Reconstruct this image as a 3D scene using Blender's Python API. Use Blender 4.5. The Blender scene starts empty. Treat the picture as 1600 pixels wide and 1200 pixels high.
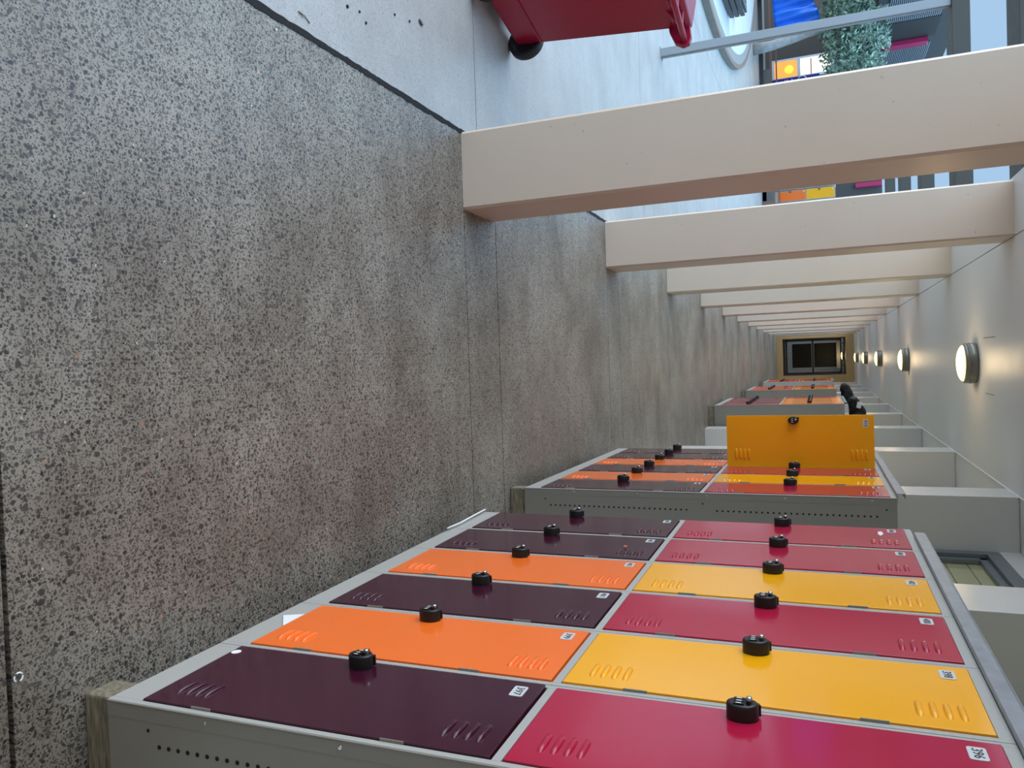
import bpy, bmesh, math, random
from mathutils import Vector, Matrix, Euler
random.seed(7)
S = bpy.context.scene
COL = S.collection
PI = math.pi

# ---------------------------------------------------------------- camera
F_PX = 1212.08
PITCH, YAW, ROLL = 0.37823, 0.025124, -0.024539
cy, sy = math.cos(YAW), math.sin(YAW); cp, sp = math.cos(PITCH), math.sin(PITCH)
fwd = Vector((sy*cp, cy*cp, -sp)); right = Vector((cy, -sy, 0)); up = right.cross(fwd)
pr, pu = up, -right                      # the phone was held on its side
c_, s_ = math.cos(ROLL), math.sin(ROLL)
ca = pr*c_ + pu*s_; cb = pu*c_ - pr*s_; cz = -fwd
cam_d = bpy.data.cameras.new('camera'); cam = bpy.data.objects.new('camera', cam_d); COL.objects.link(cam)
cam.matrix_world = Matrix(((ca.x, cb.x, cz.x, 0), (ca.y, cb.y, cz.y, 0), (ca.z, cb.z, cz.z, 1.6), (0, 0, 0, 1)))
cam_d.sensor_fit = 'HORIZONTAL'; cam_d.sensor_width = 36; cam_d.lens = F_PX/1600*36
cam_d.clip_start = 0.05; cam_d.clip_end = 300
S.camera = cam

# ---------------------------------------------------------------- sky and view
S.view_settings.view_transform = 'Standard'
S.view_settings.look = 'None'
S.view_settings.gamma = 1.0
S.view_settings.use_curve_mapping = False
S.view_settings.exposure = 0.25
w = bpy.data.worlds.new('sky'); S.world = w; w.use_nodes = True
wn, wl = w.node_tree.nodes, w.node_tree.links
bg = wn['Background']
tc = wn.new('ShaderNodeTexCoord'); sep = wn.new('ShaderNodeSeparateXYZ')
wl.new(tc.outputs['Generated'], sep.inputs[0])
def wramp(src, p0, p1, c0, c1):
    r = wn.new('ShaderNodeValToRGB'); wl.new(src, r.inputs[0])
    r.color_ramp.elements[0].position = p0; r.color_ramp.elements[0].color = c0
    r.color_ramp.elements[1].position = p1; r.color_ramp.elements[1].color = c1
    return r.outputs[0]
high = wramp(sep.outputs['Z'], 0.22, 0.60, (0.33, 0.50, 0.70, 1), (0.95, 1.85, 2.85, 1))     # blue overhead, dimmer ahead and low
dt = wn.new('ShaderNodeVectorMath'); dt.operation = 'DOT_PRODUCT'; wl.new(tc.outputs['Generated'], dt.inputs[0])
dt.inputs[1].default_value = Vector((-0.96, 0.0, 0.28)).normalized()
side = wramp(dt.outputs['Value'], 0.40, 0.90, (0, 0, 0, 1), (1, 1, 1, 1))                     # bright white sky behind the viewer and to the left
mx = wn.new('ShaderNodeMix'); mx.data_type = 'RGBA'
wl.new(side, mx.inputs['Factor']); wl.new(high, mx.inputs['A']); mx.inputs['B'].default_value = (2.9, 3.2, 3.6, 1)
wl.new(mx.outputs['Result'], bg.inputs[0]); bg.inputs[1].default_value = 1.0

# ---------------------------------------------------------------- materials
def new_mat(name):
    m = bpy.data.materials.new(name); m.use_nodes = True
    return m, m.node_tree.nodes, m.node_tree.links, m.node_tree.nodes['Principled BSDF']
def srgb(r, g, b):
    f = lambda c: (c/255/12.92) if c/255 <= 0.04045 else ((c/255+0.055)/1.055)**2.4
    return (f(r), f(g), f(b), 1)
def mix(n, l, fac, a, b, mode='MIX'):
    x = n.new('ShaderNodeMix'); x.data_type = 'RGBA'; x.blend_type = mode
    for sock, val in ((x.inputs['Factor'], fac), (x.inputs['A'], a), (x.inputs['B'], b)):
        if hasattr(val, 'is_output'): l.new(val, sock)
        else: sock.default_value = val
    return x.outputs['Result']
def noise(n, l, vec, scale, detail=3, rough=0.5):
    t = n.new('ShaderNodeTexNoise'); t.inputs['Scale'].default_value = scale
    t.inputs['Detail'].default_value = detail; t.inputs['Roughness'].default_value = rough
    if vec is not None: l.new(vec, t.inputs['Vector'])
    return t.outputs['Fac']
def rampn(n, l, src, p0, p1, c0=(0,0,0,1), c1=(1,1,1,1)):
    r = n.new('ShaderNodeValToRGB'); l.new(src, r.inputs[0])
    r.color_ramp.elements[0].position = p0; r.color_ramp.elements[0].color = c0
    r.color_ramp.elements[1].position = p1; r.color_ramp.elements[1].color = c1
    return r.outputs[0]
def coords(n, l, scale=(1,1,1), kind='Object'):
    t = n.new('ShaderNodeTexCoord'); mp = n.new('ShaderNodeMapping'); mp.inputs['Scale'].default_value = scale
    l.new(t.outputs[kind], mp.inputs[0]); return mp.outputs[0]
def bump(n, l, p, h, strength, dist=0.01):
    b = n.new('ShaderNodeBump'); b.inputs['Strength'].default_value = strength; b.inputs['Distance'].default_value = dist
    l.new(h, b.inputs['Height']); l.new(b.outputs[0], p.inputs['Normal'])

def paint(name, col, rough=0.35, var=0.04, vscale=3.0, metallic=0.0, coat=0.0, spec=0.5, bmp=0.0, bscale=200):
    m, n, l, p = new_mat(name)
    v = coords(n, l)
    f = noise(n, l, v, vscale, 4)
    dark = tuple(c*(1-var*2.5) for c in col[:3])+(1,); light = tuple(min(1, c*(1+var)) for c in col[:3])+(1,)
    l.new(mix(n, l, f, dark, light), p.inputs['Base Color'])
    rr = n.new('ShaderNodeMapRange'); l.new(noise(n, l, v, vscale*4, 3), rr.inputs[0])
    rr.inputs[3].default_value = rough*0.85; rr.inputs[4].default_value = rough*1.15
    l.new(rr.outputs[0], p.inputs['Roughness'])
    p.inputs['Metallic'].default_value = metallic; p.inputs['Specular IOR Level'].default_value = spec
    p.inputs['Coat Weight'].default_value = coat; p.inputs['Coat Roughness'].default_value = 0.08
    if bmp: bump(n, l, p, noise(n, l, v, bscale, 2), bmp, 0.002)
    return m
def emis(name, col, strength):
    m, n, l, p = new_mat(name)
    p.inputs['Base Color'].default_value = col; p.inputs['Emission Color'].default_value = col
    p.inputs['Emission Strength'].default_value = strength
    return m

M = {}
M['crimson'] = paint('crimson powder coat', srgb(178, 24, 62), 0.16, 0.03, 2, coat=0.3, spec=0.4)
M['plum'] = paint('plum powder coat', srgb(62, 14, 36), 0.16, 0.03, 2, coat=0.3, spec=0.4)
M['orange'] = paint('orange powder coat', srgb(255, 118, 38), 0.17, 0.03, 2, coat=0.3, spec=0.4)
M['yellow'] = paint('yellow powder coat', srgb(255, 176, 10), 0.17, 0.03, 2, coat=0.3, spec=0.4)
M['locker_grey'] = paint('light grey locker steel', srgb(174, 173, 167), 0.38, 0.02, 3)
M['shaded_grey'] = paint('shaded locker steel', srgb(136, 133, 124), 0.35, 0.02, 3)  # same locker paint, with the shade on the side panels put into its colour
M['dark'] = paint('black plastic', srgb(22, 22, 23), 0.35, 0.03, 6)
M['black'] = paint('dark gap', srgb(10, 10, 10), 0.8, 0.03, 6)
M['chrome'] = paint('chrome', srgb(205, 205, 205), 0.15, 0.02, 6, metallic=1.0)
M['white'] = paint('white print', srgb(235, 235, 235), 0.5, 0.01)
M['plate'] = paint('aluminium number plate', srgb(205, 207, 208), 0.35, 0.02, 20)
M['ink'] = paint('black ink', srgb(25, 27, 40), 0.6, 0.01)
M['galv'] = paint('galvanised steel', srgb(175, 180, 186), 0.38, 0.12, 25, metallic=0.75)
M['ceiling'] = paint('pale ceiling paint', srgb(226, 223, 218), 0.42, 0.03, 1.2)
M['fin'] = paint('pale gloss wall paint', srgb(206, 203, 198), 0.22, 0.02, 1.2)
M['trimwhite'] = paint('white bead', srgb(240, 240, 238), 0.3, 0.01)
M['window_frame'] = paint('dark grey aluminium', srgb(105, 110, 112), 0.35, 0.03, 5)
M['cream'] = paint('cream frosted panel', srgb(214, 204, 160), 0.4, 0.05, 8)
M['sleeper_dark'] = None
M['concrete_dark'] = paint('dark backing', srgb(60, 60, 62), 0.8, 0.05, 3)
M['beam'] = paint('dark pergola timber', srgb(70, 68, 62), 0.6, 0.06, 3)
M['post'] = paint('grey steel post', srgb(150, 155, 158), 0.4, 0.03, 4)
M['bin'] = paint('crimson bin plastic', srgb(150, 18, 52), 0.32, 0.04, 4)
M['rubber'] = paint('black rubber', srgb(20, 21, 24), 0.6, 0.05, 8)
M['stage'] = paint('grey concrete kerb', srgb(135, 132, 125), 0.8, 0.08, 6)
M['stage_top'] = paint('pale concrete top', srgb(190, 188, 186), 0.7, 0.06, 2)
M['slat'] = paint('dark weathered slat', srgb(78, 78, 80), 0.6, 0.12, 6)
M['brown'] = paint('brown timber', srgb(128, 98, 84), 0.6, 0.12, 6)
M['tarp'] = paint('blue tarpaulin', srgb(0, 118, 250), 0.4, 0.12, 3)
M['blackcloth'] = paint('black nylon', srgb(26, 27, 31), 0.55, 0.2, 12, bmp=0.3, bscale=60)
M['bark'] = paint('pale grey bark', srgb(185, 180, 176), 0.85, 0.25, 7, bmp=0.5, bscale=18)
M['building'] = paint('dark brown render', srgb(82, 78, 74), 0.7, 0.06, 2)
M['louvre'] = paint('silver louvre blade', srgb(165, 170, 176), 0.35, 0.05, 3)
M['navy'] = paint('navy sign', srgb(28, 40, 130), 0.4, 0.05, 3)
M['end_tan'] = paint('tan end wall paint', srgb(205, 170, 118), 0.5, 0.04, 2)
M['end_dark'] = paint('dark steel gate', srgb(48, 46, 42), 0.5, 0.05, 2)
M['end_brown'] = paint('brown reveal', srgb(92, 76, 60), 0.6, 0.05, 2)
M['lamp_body'] = paint('grey lamp body', srgb(128, 126, 118), 0.3, 0.04, 6, metallic=0.5)
M['lamp_glow'] = emis('lit diffuser', (1.0, 0.82, 0.32, 1), 1.9)
M['paper'] = paint('white paper', srgb(238, 240, 240), 0.6, 0.02, 20)
M['sign_glow'] = emis('orange lit panel', (1.0, 0.33, 0.06, 1), 0.9)
M['sign_core'] = emis('yellow lit bulb', (1.0, 0.78, 0.05, 1), 1.4)
M['cream_glow'] = emis('lit cream panel', (1.0, 0.92, 0.72, 1), 0.9)
M['pink'] = paint('crimson bar', srgb(190, 45, 95), 0.4, 0.04, 3)
M['brown_stain'] = paint('floor sealant', srgb(13, 12, 12), 0.9, 0.1, 30, bmp=0.6, bscale=60)
M['roof'] = paint('roof slab', srgb(150, 150, 150), 0.7, 0.05, 2)

def timber_mat():
    m, n, l, p = new_mat('weathered treated timber')
    v = coords(n, l, (4, 30, 30))
    f = noise(n, l, v, 3, 6, 0.6)
    c = rampn(n, l, f, 0.3, 0.7, srgb(78, 70, 55), srgb(150, 142, 120))
    l.new(c, p.inputs['Base Color']); p.inputs['Roughness'].default_value = 0.8
    bump(n, l, p, f, 0.4, 0.003); return m
M['timber'] = timber_mat()

def column_mat():
    m, n, l, p = new_mat('off white painted concrete')
    v = coords(n, l, kind='Object')
    f = noise(n, l, v, 0.9, 4, 0.55)
    c = mix(n, l, f, srgb(206, 188, 168), srgb(220, 204, 187))
    sp_ = rampn(n, l, noise(n, l, v, 38, 2), 0.74, 0.78)
    c = mix(n, l, sp_, c, srgb(168, 158, 148))
    l.new(c, p.inputs['Base Color']); p.inputs['Roughness'].default_value = 0.38
    bump(n, l, p, noise(n, l, v, 9, 4), 0.12, 0.01); return m
M['column'] = column_mat()

def floor_mat(name, tint=(1,1,1), lift=0.0, rough=0.42, speck=1.0):
    """ground concrete showing its aggregate: dark, grey, pink and cream stones in a grey matrix, with old dirt stains"""
    m, n, l, p = new_mat(name)
    v = coords(n, l, kind='Object')
    nz = n.new('ShaderNodeTexNoise'); nz.inputs['Scale'].default_value = 55; nz.inputs['Detail'].default_value = 3
    l.new(v, nz.inputs['Vector'])
    vm = n.new('ShaderNodeVectorMath'); vm.operation = 'MULTIPLY_ADD'
    l.new(nz.outputs['Color'], vm.inputs[0]); vm.inputs[1].default_value = (0.014, 0.014, 0.0); l.new(v, vm.inputs[2])
    wv = vm.outputs[0]
    base = mix(n, l, noise(n, l, v, 160, 3, 0.6), srgb(118, 113, 107), srgb(172, 166, 158))
    def stones(scale, dist, frac, c0, c1, seed):
        global _
        mp = n.new('ShaderNodeMapping'); mp.inputs['Location'].default_value = (seed, seed*1.7, 0)
        l.new(wv, mp.inputs[0])
        vo = n.new('ShaderNodeTexVoronoi'); vo.inputs['Scale'].default_value = scale; vo.voronoi_dimensions = '2D'
        l.new(mp.outputs[0], vo.inputs['Vector'])
        sx = n.new('ShaderNodeSeparateColor'); l.new(vo.outputs['Color'], sx.inputs[0])
        sel = n.new('ShaderNodeMath'); sel.operation = 'LESS_THAN'; l.new(sx.outputs[0], sel.inputs[0]); sel.inputs[1].default_value = frac
        # each stone gets its own size
        szm = n.new('ShaderNodeMath'); szm.operation = 'MULTIPLY_ADD'; l.new(sx.outputs[1], szm.inputs[0])
        szm.inputs[1].default_value = dist*0.6; szm.inputs[2].default_value = dist*0.5
        lt = n.new('ShaderNodeMath'); lt.operation = 'SUBTRACT'; l.new(szm.outputs[0], lt.inputs[0]); l.new(vo.outputs['Distance'], lt.inputs[1])
        sm = n.new('ShaderNodeMath'); sm.operation = 'MULTIPLY'; sm.use_clamp = True; l.new(lt.outputs[0], sm.inputs[0]); sm.inputs[1].default_value = 12
        mk = n.new('ShaderNodeMath'); mk.operation = 'MULTIPLY'; l.new(sm.outputs[0], mk.inputs[0]); l.new(sel.outputs[0], mk.inputs[1])
        return mk.outputs[0], mix(n, l, sx.outputs[2], c0, c1)
    col = base
    for sc, di, fr, c0, c1, sd in (
            (190, 0.46, 0.60, srgb(50, 49, 50), srgb(108, 106, 104), 0.3),
            (118, 0.42, 0.52, srgb(40, 39, 42), srgb(98, 96, 94), 1.9),
            (75, 0.42, 0.46, srgb(36, 35, 38), srgb(96, 93, 92), 3.1),
            (42, 0.36, 0.14, srgb(58, 56, 58), srgb(118, 112, 108), 7.7),
            (34, 0.24, 0.022, srgb(160, 128, 112), srgb(190, 160, 142), 11.2),
            (60, 0.22, 0.016, srgb(190, 182, 166), srgb(222, 214, 200), 5.9)):
        k, cc = stones(sc, di, fr, c0, c1, sd)
        km = n.new('ShaderNodeMath'); km.operation = 'MULTIPLY'; l.new(k, km.inputs[0]); km.inputs[1].default_value = 0.95*speck
        col = mix(n, l, km.outputs[0], col, cc)
    stain = rampn(n, l, noise(n, l, v, 1.5, 6, 0.62), 0.34, 0.62, (0.64, 0.605, 0.58, 1), (1.05, 1.06, 1.07, 1))
    col = mix(n, l, 1.0, col, stain, 'MULTIPLY')
    st2 = rampn(n, l, noise(n, l, coords(n, l, (0.6, 2.2, 1)), 3.2, 5, 0.6), 0.36, 0.55, (0.84, 0.82, 0.81, 1), (1, 1, 1, 1))
    col = mix(n, l, 1.0, col, st2, 'MULTIPLY')
    scuff = rampn(n, l, noise(n, l, coords(n, l, (3.5, 1.2, 1)), 1.7, 5, 0.7), 0.66, 0.80, (0,0,0,1), (0.35,0.35,0.35,1))
    col = mix(n, l, scuff, col, srgb(178, 176, 172))
    col = mix(n, l, 1.0, col, (tint[0], tint[1], tint[2], 1), 'MULTIPLY')
    if lift: col = mix(n, l, lift, col, srgb(215, 212, 206))
    l.new(col, p.inputs['Base Color'])
    rr = n.new('ShaderNodeMapRange'); l.new(noise(n, l, v, 5, 5), rr.inputs[0]); rr.inputs[3].default_value = rough*0.75; rr.inputs[4].default_value = rough*1.35
    l.new(rr.outputs[0], p.inputs['Roughness'])
    bump(n, l, p, noise(n, l, v, 260, 3), 0.25, 0.0015)
    return m
M['floor'] = floor_mat('exposed aggregate concrete', (1.05, 1.02, 0.93))
M['paving'] = floor_mat('courtyard concrete', (1.0, 1.0, 1.0), 0.33, 0.4, 0.5)

def leaf_mat():
    m, n, l, p = new_mat('grey green leaves')
    v = coords(n, l)
    f = noise(n, l, v, 4, 3)
    l.new(rampn(n, l, f, 0.38, 0.62, srgb(52, 72, 52), srgb(170, 190, 165)), p.inputs['Base Color'])
    p.inputs['Roughness'].default_value = 0.5; return m
M['leaf'] = leaf_mat()

def glass_mat():
    m, n, l, p = new_mat('window glass')
    out = n['Material Output']; tr = n.new('ShaderNodeBsdfTransparent'); gl = n.new('ShaderNodeBsdfGlossy'); gl.inputs['Roughness'].default_value = 0.02
    tr.inputs[0].default_value = (0.97, 0.98, 0.955, 1)
    fr = n.new('ShaderNodeFresnel'); geo = n.new('ShaderNodeNewGeometry'); mr = n.new('ShaderNodeMapRange')
    mr.inputs[3].default_value = 1.5; mr.inputs[4].default_value = 1/1.5
    l.new(geo.outputs['Backfacing'], mr.inputs[0]); l.new(mr.outputs[0], fr.inputs[0]); mxs = n.new('ShaderNodeMixShader')
    l.new(fr.outputs[0], mxs.inputs[0]); l.new(tr.outputs[0], mxs.inputs[1]); l.new(gl.outputs[0], mxs.inputs[2]); l.new(mxs.outputs[0], out.inputs[0])
    return m
M['glass'] = glass_mat()

# ---------------------------------------------------------------- mesh helpers
def bm_new(): return bmesh.new()
def add_box(bm, x0, x1, y0, y1, z0, z1, mi=0, mat=None):
    vs = [bm.verts.new((x, y, z)) for x in (x0, x1) for y in (y0, y1) for z in (z0, z1)]
    if mat is not None:
        for vtx in vs: vtx.co = mat @ vtx.co
    fs = [(0,1,3,2), (4,6,7,5), (0,4,5,1), (2,3,7,6), (0,2,6,4), (1,5,7,3)]
    out = []
    for f in fs:
        fc = bm.faces.new([vs[i] for i in f]); fc.material_index = mi; out.append(fc)
    return vs, out
def add_prism(bm, pts, a0, a1, axis=1, mi=0):
    """extrude a 2D polygon along an axis; pts in the other two axes' order"""
    def P(p, a):
        if axis == 0: return (a, p[0], p[1])
        if axis == 1: return (p[0], a, p[1])
        return (p[0], p[1], a)
    A = [bm.verts.new(P(p, a0)) for p in pts]; B = [bm.verts.new(P(p, a1)) for p in pts]
    n = len(pts)
    for f in (A, B[::-1]): bm.faces.new(f).material_index = mi
    for i in range(n):
        bm.faces.new((A[i], B[i], B[(i+1) % n], A[(i+1) % n])).material_index = mi
def add_lathe(bm, prof, seg=32, center=(0,0,0), axis='Z', mi=0, closed=True):
    """prof = [(r, h)], turned about the axis"""
    rings = []
    for r, h in prof:
        ring = []
        for i in range(seg):
            a = 2*PI*i/seg
            if axis == 'Z': co = (r*math.cos(a), r*math.sin(a), h)
            elif axis == 'Y': co = (r*math.cos(a), h, r*math.sin(a))
            else: co = (h, r*math.cos(a), r*math.sin(a))
            ring.append(bm.verts.new((co[0]+center[0], co[1]+center[1], co[2]+center[2])))
        rings.append(ring)
    for a, b in zip(rings, rings[1:]):
        for i in range(seg):
            f = bm.faces.new((a[i], a[(i+1) % seg], b[(i+1) % seg], b[i])); f.material_index = mi; f.smooth = True
    if closed:
        bm.faces.new(rings[0]).material_index = mi; bm.faces.new(rings[-1]).material_index = mi
def add_tube(bm, pts, rad, seg=10, mi=0):
    pts = [Vector(p) for p in pts]; rings = []
    rads = rad if isinstance(rad, (list, tuple)) else [rad]*len(pts)
    for i, p in enumerate(pts):
        d = (pts[min(i+1, len(pts)-1)] - pts[max(i-1, 0)]).normalized()
        ref = Vector((0,0,1)) if abs(d.z) < 0.9 else Vector((1,0,0))
        u = d.cross(ref).normalized(); v2 = d.cross(u)
        rings.append([bm.verts.new(p + (u*math.cos(2*PI*k/seg) + v2*math.sin(2*PI*k/seg))*rads[i]) for k in range(seg)])
    for a, b in zip(rings, rings[1:]):
        for k in range(seg):
            f = bm.faces.new((a[k], a[(k+1) % seg], b[(k+1) % seg], b[k])); f.material_index = mi; f.smooth = True
    bm.faces.new(rings[0]).material_index = mi; bm.faces.new(rings[-1]).material_index = mi
def obj(name, bm, mats, parent=None, loc=(0,0,0), bevel=0.0, segs=2, smooth=False, rot=None):
    bmesh.ops.recalc_face_normals(bm, faces=bm.faces)
    me = bpy.data.meshes.new(name); bm.to_mesh(me); bm.free()
    if not isinstance(mats, (list, tuple)): mats = [mats]
    for m in mats: me.materials.append(m)
    if smooth:
        for p in me.polygons: p.use_smooth = True
    o = bpy.data.objects.new(name, me); COL.objects.link(o); o.location = loc
    if rot: o.rotation_euler = rot
    if parent: o.parent = parent
    if bevel:
        b = o.modifiers.new('bevel', 'BEVEL'); b.width = bevel; b.segments = segs; b.limit_method = 'ANGLE'; b.angle_limit = math.radians(40)
    return o
def tag(o, label=None, cat=None, group=None, kind=None):
    if label: o['label'] = label
    if cat: o['category'] = cat
    if group: o['group'] = group
    if kind: o['kind'] = kind
    return o
def thing(name, label, cat, loc=(0,0,0), rotz=0, group=None):
    o = bpy.data.objects.new(name, None); COL.objects.link(o); o.empty_display_size = 0.1
    o.location = loc; o.rotation_euler = (0, 0, rotz)
    return tag(o, label, cat, group)
def struct(name, bm, m, **k):
    return tag(obj(name, bm, m, **k), kind='structure')
def text_into(bm, s, size, origin, ux, uy, depth=0.0006, mi=1, align='CENTER'):
    """letters as real raised shapes merged into a plate mesh; ux, uy = reading direction and letter up"""
    cu = bpy.data.curves.new('txt', 'FONT'); cu.body = s; cu.size = size; cu.align_x = align; cu.align_y = 'CENTER'
    cu.extrude = depth; cu.resolution_u = 2
    o = bpy.data.objects.new('txt', cu); COL.objects.link(o)
    dg = bpy.context.evaluated_depsgraph_get(); dg.update()
    me = bpy.data.meshes.new_from_object(o.evaluated_get(dg))
    ux, uy, og = Vector(ux), Vector(uy), Vector(origin); uz = ux.cross(uy)
    start = len(bm.verts); nf = len(bm.faces)
    bm.from_mesh(me); bm.verts.ensure_lookup_table(); bm.faces.ensure_lookup_table()
    for v in bm.verts[start:]:
        c = v.co.copy(); v.co = og + ux*c.x + uy*c.y + uz*c.z
    for f in bm.faces[nf:]: f.material_index = mi
    bpy.data.objects.remove(o); bpy.data.curves.remove(cu); bpy.data.meshes.remove(me)

# ---------------------------------------------------------------- layout numbers
Y0, P, D = 3.46, 2.725, 0.381            # columns: front of the first one in view, spacing, depth
XCI, XCO = -0.77, -1.149                 # inner and outer faces of the columns
ZC = 2.85                                # ceiling
XF, XW = 1.017, 1.40                     # pilaster fronts, window plane
YEND = 33.0
NCOL = 11

# ---------------------------------------------------------------- floor: slabs with open joints over a dark bed
g = 0.0035
joints = [-4.0, -1.62, 1.105] + [y for k in range(NCOL) for y in (Y0+P*k+0.005, Y0+P*k+D+0.02)] + [YEND+4.0]
bm = bm_new()
for a, b in zip(joints, joints[1:]):
    ga = 0.0058 if a == 1.105 else g; gb = 0.0058 if b == 1.105 else g
    add_box(bm, XCO+0.008, 1.40, a+ga, b-gb, -0.12, 0.0)
struct('floor', bm, M['floor'])
bm = bm_new(); ys = [-6.0] + [3.66+2.725*k*1.5 - 4.0875 for k in range(0, 12)] ; ys = sorted(ys)
xs = [-16, -13.1, -10.4, -7.7, -5.0, XCO-0.010]
for a, b in zip(ys, ys[1:]):
    for c, d in zip(xs, xs[1:]):
        add_box(bm, c+g, d-g, a+g, b-g, -0.12, -0.002)
tag(obj('floor', bm, M['paving']), kind='structure')
bm = bm_new(); add_box(bm, -16.5, 1.5, -6.2, 42, -0.30, -0.121)
struct('floor', bm, M['concrete_dark'])
# black caulked joint along the line of the columns, ragged
bm = bm_new(); prev = None; y = -2.0
rr = random.Random(3)
while y < Y0+P*3:
    w_ = 0.0085 + 0.006*rr.random(); o_ = 0.004*(rr.random()-0.5)
    L = bm.verts.new((XCO-w_+o_, y, 0.0025)); Rr = bm.verts.new((XCO+w_+o_, y, 0.0025))
    L2 = bm.verts.new((XCO-w_+o_, y, -0.03)); R2 = bm.verts.new((XCO+w_+o_, y, -0.03))
    if prev:
        pL, pR, pL2, pR2 = prev
        bm.faces.new((pL, pR, Rr, L)); bm.faces.new((pL2, pL, L, L2)); bm.faces.new((pR, pR2, R2, Rr))
    prev = (L, Rr, L2, R2); y += 0.012 + 0.03*rr.random()
struct('trim_1', bm, M['brown_stain'])

# ---------------------------------------------------------------- columns down the left side
col_words = ['nearest', 'second nearest', 'third nearest', 'fourth nearest', 'fifth nearest', 'sixth nearest', 'seventh nearest',
             'eighth nearest', 'ninth nearest', 'tenth nearest', 'eleventh, farthest']
col_desc = ['beige square column standing at the floor joint, widest in view', 'pale grey square column right behind the widest one',
            'pale grey column', 'bluish white column', 'pinkish white column', 'thin looking white column', 'thin looking white column',
            'thin looking white column', 'thin looking white column', 'thin looking white column', 'yellow lit column by the end portal']
for k in range(NCOL):
    y = Y0+P*k
    bm = bm_new(); ch = 0.012
    pts = [(XCO+ch, y), (XCI-ch, y), (XCI, y+ch), (XCI, y+D-ch), (XCI-ch, y+D), (XCO+ch, y+D), (XCO, y+D-ch), (XCO, y+ch)]
    pts = [(p[0]-(XCO+XCI)/2, p[1]-y-D/2) for p in pts]
    add_prism(bm, pts, 0.0, ZC, axis=2)
    o = obj('concrete_column', bm, M['column'], loc=((XCO+XCI)/2, y+D/2, 0.001))
    tag(o, f'{col_desc[k]}, {col_words[k]} of the open side colonnade', 'column', 'columns of the colonnade')

# ---------------------------------------------------------------- ceiling and roof
bm = bm_new()
add_box(bm, XCI+0.004, XF-0.004, -6, YEND+1, ZC, ZC+0.10)
add_box(bm, XCO-0.02, XCI-0.004, -6, YEND+1, ZC, ZC+0.10)
add_box(bm, XF+0.004, 1.75, -6, YEND+1, ZC, ZC+0.10)
struct('ceiling', bm, M['ceiling'])
bm = bm_new(); add_box(bm, XCO-0.02, 5.0, -6, YEND+8, ZC+0.101, ZC+0.9)
struct('ceiling', bm, M['roof'])
bm = bm_new(); add_box(bm, XF-0.004, XF+0.004, -2, YEND, ZC-0.006, ZC+0.02)
struct('trim_2', bm, M['trimwhite'])
# hairline ceiling hatch marks beside the nearest lamp
bm = bm_new()
add_box(bm, -0.100, -0.096, 6.88, 7.33, ZC-0.0015, ZC+0.002); add_box(bm, 0.351, 0.355, 6.96, 7.30, ZC-0.0015, ZC+0.002)
struct('trim_3', bm, M['concrete_dark'])

bm = bm_new(); add_box(bm, -9.0, 1.749, -2.6, -2.3, 0, 4.6)  # unseen wall added behind the camera to block light and bounce beige
struct('wall_back', bm, paint('beige brick wall', srgb(190, 160, 130), 0.8, 0.1, 4))

# ---------------------------------------------------------------- right wall: pilasters with windows between them
bm = bm_new(); add_box(bm, 1.75, 2.0, -6, YEND+8, 0, ZC+0.1)
struct('wall_right', bm, M['fin'])
for k in range(-1, NCOL):
    y = Y0+P*k
    bm = bm_new(); add_box(bm, XF, 1.749, y, y+D, 0.0, ZC-0.002)
    struct(f'trim_{k+11}', bm, M['fin'], bevel=0.004)
WN = 0
for k in range(-1, NCOL-1):
    ya, yb = Y0+P*k+D, Y0+P*(k+1)
    WN += 1
    # sill wall under the window and lintel above
    bm = bm_new(); add_box(bm, XW, 1.749, ya+0.001, yb-0.001, 0, 0.95); add_box(bm, XW, 1.749, ya+0.001, yb-0.001, 2.72, ZC-0.002)
    struct(f'wall_right_panel_{WN}', bm, M['fin'])
    if k > 5: continue
    w_ = bpy.data.objects.new(f'window_{WN}', None); COL.objects.link(w_); w_.location = (XW, ya, 0.95); w_['kind'] = 'structure'
    L, H = yb-ya, 2.72-0.95
    bm = bm_new()
    t = 0.085
    add_box(bm, 0.0, 0.10, 0.002, t, 0.0, H); add_box(bm, 0.0, 0.10, L-t, L-0.002, 0.0, H)
    add_box(bm, 0.0, 0.10, t, L-t, 0.0, t); add_box(bm, 0.0, 0.10, t, L-t, H-t, H)
    add_box(bm, 0.03, 0.064, t, t+0.05, t, H-t); add_box(bm, 0.03, 0.064, L-t-0.05, L-t, t, H-t); add_box(bm, 0.03, 0.064, t, L-t, H-t-0.05, H-t)
    obj('window_frame', bm, M['window_frame'], w_, bevel=0.004)
    bm = bm_new(); add_box(bm, 0.055, 0.059, t+0.05, L-t-0.05, t, H-t-0.05)
    obj('pane', bm, M['glass'], w_)
    bm = bm_new(); z = t
    while z < H-t-0.06:
        add_box(bm, 0.066, 0.072, t+0.001, L-t-0.001, z, min(z+0.128, H-t)); z += 0.134
    obj('frosted_panels', bm, M['cream'], w_)

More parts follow.
